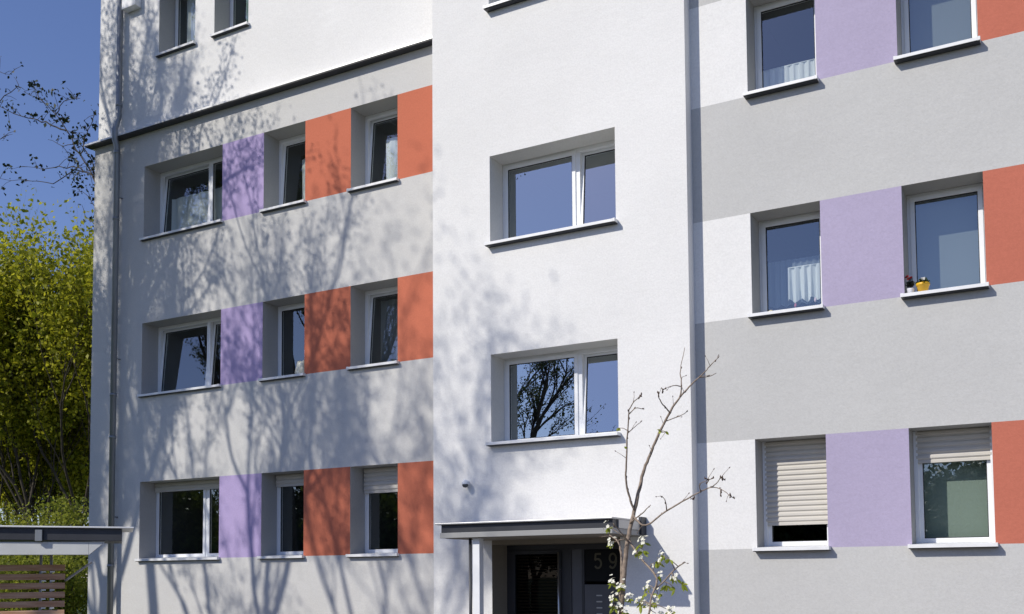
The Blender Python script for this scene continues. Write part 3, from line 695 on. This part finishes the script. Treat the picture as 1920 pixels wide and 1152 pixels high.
limb_tree('dark_leaved_tree', (-17.3, 15.6, 0), 'sparse dark-leaved branches reaching up and left from behind the house corner',
 [(-17.3, 15.6, 0), (-17.4, 15.4, 4), (-17.6, 15.2, 7.5), (-18.172, 15, 9.47)], [.16, .13, .09, .05], [
[(-18.172, 15.0, 9.471), (-18.881, 15.0, 10.609), (-19.336, 15.0, 11.244), (-19.8, 15.0, 11.893), (-20.178, 15.0, 12.348), (-20.654, 15.0, 12.771), (-21.332, 15.0, 13.16)],
[(-18.4, 15.1, 9.9), (-19.172, 15.3, 10.829), (-19.895, 15.3, 11.122), (-20.628, 15.3, 10.931), (-21.395, 15.3, 11.144), (-22.593, 15.3, 11.445)],
[(-18.6, 15.1, 10.2), (-19.138, 15.2, 10.91), (-19.761, 15.2, 10.913)],
[(-19.336, 15.0, 11.244), (-19.331, 15.1, 11.644), (-19.252, 15.2, 11.97), (-19.242, 15.3, 12.252)],
[(-19.8, 15.0, 11.893), (-20.247, 14.92, 12.085), (-20.608, 14.84, 12.259), (-21.068, 14.76, 12.42), (-21.737, 14.68, 12.769), (-22.835, 14.6, 13.252)],
[(-18.9, 15.05, 10.64), (-19.618, 15.225, 11.077), (-20.385, 15.25, 11.279), (-20.984, 15.275, 11.333), (-21.799, 15.3, 11.584)],
[(-18.9, 15.05, 10.64), (-19.228, 15.225, 11.18), (-19.664, 15.25, 11.649), (-20.283, 15.275, 11.729), (-20.848, 15.3, 12.023)],
[(-18.0, 15.1, 8.9), (-18.98, 15.233, 9.923), (-19.331, 15.267, 10.362), (-19.7, 15.3, 10.565)],
[(-18.0, 15.1, 8.9), (-19.0, 15.3, 9.6), (-19.5, 15.3, 9.95)],
[(-20.654, 15.0, 12.771), (-20.921, 15.05, 13.081), (-21.147, 15.1, 13.246)],
[(-20.178, 15.0, 12.348), (-19.977, 15.05, 12.631), (-19.498, 15.1, 12.6)]], 31)
limb_tree('dark_leaved_tree', (-24.6, 14, 0), 'bare dark twig tips entering at the left edge of the sky',
 [(-24.6, 14, 0), (-24.5, 14, 6), (-24.2, 14, 10), (-23.6, 14, 12)], [.16, .13, .08, .04], [
[(-24.2, 14, 10), (-22.8, 14, 11.2), (-21.858, 14.0, 11.783), (-20.784, 14.033, 12.408), (-20.283, 14.067, 12.604), (-20.241, 14.1, 12.668)],
[(-23.6, 14, 12), (-22.8, 14, 13.2), (-21.926, 14.0, 13.535), (-21.024, 14.05, 13.18), (-20.565, 14.1, 12.989)],
[(-24.2, 14, 10), (-21.863, 14.0, 11.607), (-20.872, 14.05, 11.563), (-20.702, 14.1, 11.569)]], 32, .06, 1)

# trees in the yard to the left, whose shade falls over the left wing
CUT = lambda p: p.x < -1.62*p.y
GY = 'tall trees in the yard'
YT = dict(maxl=5, leaf=BUDL, lsize=.068, lspread=.10, trop=.20, grp=GY, kids=2, wob=.08, thick=(.72, .92), cut=CUT)
tree('yard_tree', (-19.0, 6.2, 0), 'tall multi-stemmed tree in young leaf standing left of the shelter', 46, 6.6, .13, first=3.2, stems=2, n_each=4, spread=25, stemspread=20, base_ring=.35, lenf=.72, **YT)
tree('yard_tree', (-16.2, 5.4, 0), 'tall multi-stemmed tree in young leaf behind the shelter', 47, 7.0, .10, first=3.0, stems=2, n_each=1, spread=24, stemspread=22, base_ring=.35, lenf=.72, **YT)
tree('yard_tree', (-14.6, 4.0, 0), 'slimmer tall tree in young leaf nearer the paving', 49, 8.0, .085, first=2.5, stems=1, n_each=1, spread=28, stemspread=26, base_ring=.3, lenf=.72, **YT)
tree('yard_tree', (-19.4, 2.6, 0), 'tallest young-leaved tree at the back of the yard group', 52, 10.4, .12, first=3.6, stems=2, n_each=3, spread=24, stemspread=20, base_ring=.35, lenf=.74, **YT)
tree('yard_tree', (-15.1, .2, 0), 'thin young-leaved tree standing by the edge of the paving', 45, 10.9, .08, stems=1, maxl=4, first=2.6, leaf=BUDL, lsize=.08, n_each=2, lspread=.22, spread=28, stemspread=30, trop=.12, grp='tall trees in the yard')
# trees seen only mirrored in the panes
tree('forked_tree', (-18.0, -8.0, 0), 'wide forked tree behind the viewer, mirrored in the stair window', 51, 4.6, .24, maxl=4, first=3.2, leaf=BUDL, lsize=.10, n_each=2, lspread=.15, spread=30, stemspread=30, trop=.1, grp='mirrored trees')
for k, (x, y, h) in enumerate([(-20.5, -13, 3.4), (-28, 0, 3.2), (-33, -3, 3.5), (-36, 5, 3.3), (-24, -12, 4), (-12, -26, 4.2), (-5, -28, 4.4), (2, -27, 4.2), (-31, -15, 4.2), (-17, -25, 4), (-38, -17.5, 4.4)]):
    lab = ['bushy evergreen mirrored under the forked tree', 'leafy tree mirrored in the ground-floor panes of the left wing', 'leafy tree on the far left beyond the yard', 'leafy tree farthest left of the yard', 'bushy tree behind the forked tree',
           'bushy tree across the yard facing the lowered shutter', 'bushy tree across the yard facing the half-raised shutter', 'rightmost bushy tree across the yard', 'bushy tree across the yard facing the left wing', 'bushy tree across the yard facing the entrance', 'bushy tree at the far end of the yard beyond the others'][k]
    tree('bushy_tree', (x, y, 0), lab, 60+k, 1.6, .16, stems=2, maxl=4, first=h*.5, leaf=GREENL if k in (1, 2, 3, 4, 8) else EVER, lsize=.15 if k < 5 else .3, n_each=4 if k < 5 else 3, lspread=.25 if k < 5 else .4, spread=34, stemspread=34, grp='mirrored trees')

# ------------------------------------------------------------------ blossoming sapling in front of the door
SAP = [
[(-3.024, 7.0, 1.526), (-3.005, 7.011, 1.728), (-2.99, 7.022, 1.902), (-2.967, 7.033, 2.077), (-2.945, 7.044, 2.194), (-2.923, 7.056, 2.292), (-2.896, 7.067, 2.409), (-2.87, 7.078, 2.526), (-2.844, 7.089, 2.612), (-2.8, 7.1, 2.72), (-2.744, 7.111, 2.847), (-2.681, 7.122, 2.961), (-2.638, 7.133, 3.042), (-2.592, 7.144, 3.102), (-2.526, 7.156, 3.172), (-2.456, 7.167, 3.237), (-2.398, 7.178, 3.288), (-2.353, 7.189, 3.339), (-2.32, 7.2, 3.369)] ,
[(-2.921, 7.05, 2.284), (-2.939, 7.017, 2.349), (-2.949, 6.983, 2.445), (-2.946, 6.95, 2.539), (-2.921, 6.917, 2.69), (-2.901, 6.883, 2.82), (-2.873, 6.85, 2.949), (-2.854, 6.817, 2.989), (-2.798, 6.783, 3.04), (-2.74, 6.75, 3.06)] ,
[(-2.865, 6.84, 2.96), (-2.82, 6.85, 3.0), (-2.774, 6.9, 2.994)] ,
[(-2.90, 6.89, 2.83), (-2.903, 7.0, 2.88), (-2.872, 7.1, 2.946)] ,
[(-2.656, 7.1, 2.984), (-2.67, 7.033, 3.026), (-2.681, 6.967, 3.064), (-2.666, 6.9, 3.099)] ,
[(-2.592, 7.14, 3.102), (-2.581, 7.15, 3.168), (-2.605, 7.2, 3.269), (-2.618, 7.25, 3.359), (-2.605, 7.3, 3.499)] ,
[(-2.59, 7.15, 3.182), (-2.599, 7.067, 3.176), (-2.635, 7.033, 3.163), (-2.672, 7.0, 3.142)] ,
[(-2.70, 7.12, 2.93), (-2.597, 7.15, 2.966), (-2.553, 7.2, 3.004)] ,
[(-2.744, 7.11, 2.85), (-2.712, 7.2, 2.863)] ,
[(-2.456, 7.167, 3.237), (-2.403, 7.25, 3.253), (-2.367, 7.3, 3.282)] ,
[(-2.93, 7.05, 2.25), (-2.865, 6.943, 2.207), (-2.772, 6.905, 2.164), (-2.604, 6.868, 2.258), (-2.433, 6.83, 2.335), (-2.312, 6.792, 2.382), (-2.235, 6.755, 2.397), (-2.16, 6.718, 2.377), (-2.076, 6.68, 2.32)] ,
[(-2.33, 6.8, 2.37), (-2.319, 6.75, 2.423), (-2.234, 6.7, 2.444)] ,
[(-2.60, 6.86, 2.26), (-2.566, 6.75, 2.317), (-2.574, 6.7, 2.351)] ,
[(-2.233, 6.75, 2.397), (-2.179, 6.7, 2.423), (-2.137, 6.65, 2.452)] ,
[(-2.95, 7.03, 2.19), (-2.81, 6.93, 2.254), (-2.728, 6.88, 2.305)] ,
[(-2.965, 7.03, 2.057), (-2.956, 6.9, 2.104), (-2.982, 6.8, 2.178)] ,
[(-3.035, 7.0, 1.45), (-3.03, 7.055, 1.884), (-3.052, 7.08, 2.002), (-3.083, 7.105, 2.063), (-3.158, 7.13, 2.109)] ,
[(-2.96, 7.03, 2.06), (-2.827, 6.97, 1.911), (-2.743, 6.94, 1.834), (-2.7, 6.91, 1.766), (-2.73, 6.88, 1.654), (-2.745, 6.85, 1.505)] ,
[(-2.713, 6.9, 1.71), (-2.657, 6.933, 1.765), (-2.589, 6.967, 1.848), (-2.521, 7.0, 1.9)] ]
sap = empty('blossoming_sapling', (-3.05, 7.0, 0), 'slender young tree with white blossom and fresh leaves in front of the entrance', 'tree')
rnd = random.Random(9); m = MB()
rads = [(.0215, .0022), (.009, .0025), (.004, .002), (.004, .002), (.005, .003), (.006, .002), (.004, .0015), (.004, .002), (.003, .002), (.004, .002), (.0075, .002), (.004, .002), (.004, .002), (.004, .002), (.006, .0025), (.0055, .003), (.012, .004), (.008, .006), (.006, .004)]
def catmull(P, k=4):
    P = [Vector(p) for p in P]; Q = [P[0]*2-P[1]]+P+[P[-1]*2-P[-2]]; out = []
    for i in range(1, len(Q)-2):
        for j in range(k):
            t = j/k; a, b, c, d = Q[i-1:i+3]
            out.append(.5*((2*b)+(c-a)*t+(2*a-5*b+4*c-d)*t*t+(3*b-a-3*c+d)*t**3))
    return out+[P[-1]]
twigpts = []
for pl, (ra_, rb_) in zip(SAP, rads):
    P = catmull(pl); n = len(P); P = [p+Vector((rnd.gauss(0, .0015), rnd.gauss(0, .0015), 0)) if 0 < i < n-1 else p for i, p in enumerate(P)]
    m.tube(P, [(ra_+(rb_-ra_)*(i/(n-1))**(.75 if ra_ > .02 else .9))*(1+.12*rnd.random()) for i in range(n)], 8)
    if ra_ < .02: twigpts += [(P[i], (P[min(i+1, n-1)]-P[i-1]).normalized()) for i in range(3, n, 4)]
    else: twigpts += [(P[i], (P[min(i+1, n-1)]-P[i-1]).normalized()) for i in range(n//2, n, 3)]
m.tube([(-3.06, 7, 0), (-3.05, 7, .7), (-3.024, 7.0, 1.526)], [.030, .027, .024], 10)
m.tube([(-3.075, 7.0, .5), (-3.045, 7.0, 1.0), (-3.035, 7, 1.47)], [.016, .014, .012], 8)
for p, d in twigpts[::2]:                # fine side twigs
    if p.z > 1.75 and rnd.random() < .62:
        sd_ = (d.orthogonal().normalized()*rnd.choice((-1, 1))+d*.6+Vector((rnd.uniform(-.4, .4), rnd.uniform(-.5, .5), .3))).normalized(); L_ = rnd.uniform(.03, .11)
        e = p+sd_*L_; q = p.lerp(e, .5)+Vector((rnd.gauss(0, .004), 0, .006)); m.tube([p, q, e], [.0022, .0017, .0012], 5); m.tube([e, e+sd_*.006, e+sd_*.014], [.0015, .0042, .001], 5, mi=1)
for p, d in twigpts:                     # buds sit along the twigs
    if rnd.random() < .65:
        q = p+d.orthogonal().normalized()*.006; m.tube([q, q+d*.007, q+d*.015+Vector((rnd.uniform(-.006, .006), 0, .004))], [.002, .0045, .001], 5, mi=1)
for p in ((-2.076, 6.68, 2.32), (-2.137, 6.65, 2.452), (-2.74, 6.75, 3.06), (-2.672, 7, 3.142), (-2.666, 6.9, 3.099), (-2.234, 6.7, 2.444), (-2.40, 6.82, 2.33), (-2.16, 6.7, 2.34)):
    for k in range(4):
        q = Vector(p)+Vector((rnd.gauss(0, .014), rnd.gauss(0, .01), rnd.gauss(0, .014))); m.tube([Vector(p), q, q+Vector((0, 0, .012))], [.0015, .006, .002], 5, mi=1)
CL = [(-3.082, 6.95, 2.164),(-3.062, 6.95, 2.046),(-2.809, 6.95, 2.048),(-2.863, 6.95, 1.969),(-2.669, 6.95, 1.954),(-2.698, 6.95, 1.898),(-3.071, 6.95, 1.756),(-3.004, 6.95, 1.728),(-3.047, 6.95, 1.659),(-2.93, 6.95, 1.648),(-2.856, 6.95, 1.621),(-2.789, 6.95, 1.736),(-2.699, 6.95, 1.811),(-2.595, 6.95, 1.799),(-2.713, 6.95, 1.675),(-2.791, 6.95, 1.599),(-2.623, 6.95, 1.559),(-3.056, 6.95, 1.582),(-2.728, 6.95, 1.539),(-2.981, 6.95, 1.544),(-2.734, 6.95, 1.622)]
LFP = [(-2.686, 6.95, 2.839),(-2.634, 6.95, 2.828),(-2.983, 6.9, 2.877),(-2.914, 6.9, 2.732),(-2.842, 6.95, 2.026),(-2.822, 6.95, 1.976),(-2.722, 6.95, 1.898),(-2.617, 6.95, 1.916),(-2.644, 6.95, 1.735),(-2.533, 6.95, 1.742),(-2.581, 6.95, 1.709),(-2.806, 6.95, 1.682),(-3.056, 6.95, 1.574),(-2.961, 6.95, 1.536),(-2.849, 6.95, 1.595),(-3.0, 6.95, 1.724)]
# twiglets carry each cluster
allp = [p for pl in SAP for p in catmull(pl, 3)]
for c in CL+LFP:
    c = Vector(c); q = min(allp, key=lambda p: (p-c).length); mid_ = q.lerp(c, .5)+Vector((rnd.gauss(0, .01), 0, .01)); m.tube([q, mid_, c], [.0035, .003, .002], 5)
m.build('trunk', [BARKS, BUD], sap, smooth=True)
def flower(m, c, nrm, r_):
    nrm = Vector(nrm).normalized(); u = nrm.orthogonal().normalized(); a0 = rnd.random()*6
    for k in range(5):
        a = a0+k*6.283/5; d = Matrix.Rotation(a, 3, nrm) @ u; s = nrm.cross(d); c = Vector(c); L_ = r_*rnd.uniform(.85, 1.1)
        m.poly([c, c+d*L_*.4+s*L_*.26+nrm*L_*.12, c+d*L_*.8+s*L_*.34+nrm*L_*.22, c+d*L_+nrm*L_*.24, c+d*L_*.8-s*L_*.34+nrm*L_*.22, c+d*L_*.4-s*L_*.26+nrm*L_*.12], 0)
    m.tube([c, c+nrm*r_*.25], [r_*.13, r_*.05], 5, mi=1)
m = MB()
for c in CL:
    for k in range(rnd.randint(6, 10)):
        off = Vector((rnd.gauss(0, .020), rnd.gauss(0, .018), rnd.gauss(.004, .018)))
        flower(m, Vector(c)+off, off+Vector((-.01, -.03, .02)), rnd.uniform(.012, .018))
m.build('blossoms', [mat('white_petals', (.80, .78, .66), .7), mat('yellow_green_stamens', (.45, .45, .10), .7)], sap)
def leaf(m, c, d, L_, wv):
    d = Vector(d).normalized(); s = d.cross(Vector((.2, -1, .1))).normalized(); n = d.cross(s); c = Vector(c); pts = []
    prof = [(0, .05), (.2, .55), (.45, 1), (.7, .8), (.9, .35), (1, 0)]
    k = len(m.v); lean = L_*.25
    for t, w_ in prof:
        ce = c+d*L_*t-Vector((0, 0, 1))*lean*t*t
        m.v += [tuple(ce+s*wv*w_+n*wv*.35*w_), tuple(ce), tuple(ce-s*wv*w_+n*wv*.35*w_)]
    for i in range(len(prof)-1):
        a = k+i*3; m.f += [(a, a+1, a+4, a+3), (a+1, a+2, a+5, a+4)]; m.m += [0, 0]
m = MB()
for c in CL:
    for k in range(rnd.randint(5, 8)): leaf(m, Vector(c)+Vector((0, .005, -.012)), (rnd.gauss(0, 1), rnd.gauss(-.2, .6), rnd.gauss(-.3, .7)), rnd.uniform(.025, .048), rnd.uniform(.006, .010))
for i, c in enumerate(LFP):
    for k in range(2 if i < 4 else rnd.randint(3, 5)): leaf(m, c, (rnd.gauss(0, 1), rnd.gauss(-.2, .5), rnd.gauss(-.1 if i < 4 else -.4, .6)), rnd.uniform(.02, .03) if i < 4 else rnd.uniform(.035, .06), rnd.uniform(.007, .013))
m.build('leaves', leafmat('fresh_yellow_green_leaf', (.20, .26, .02), (.42, .46, .06), .45), sap, smooth=True)
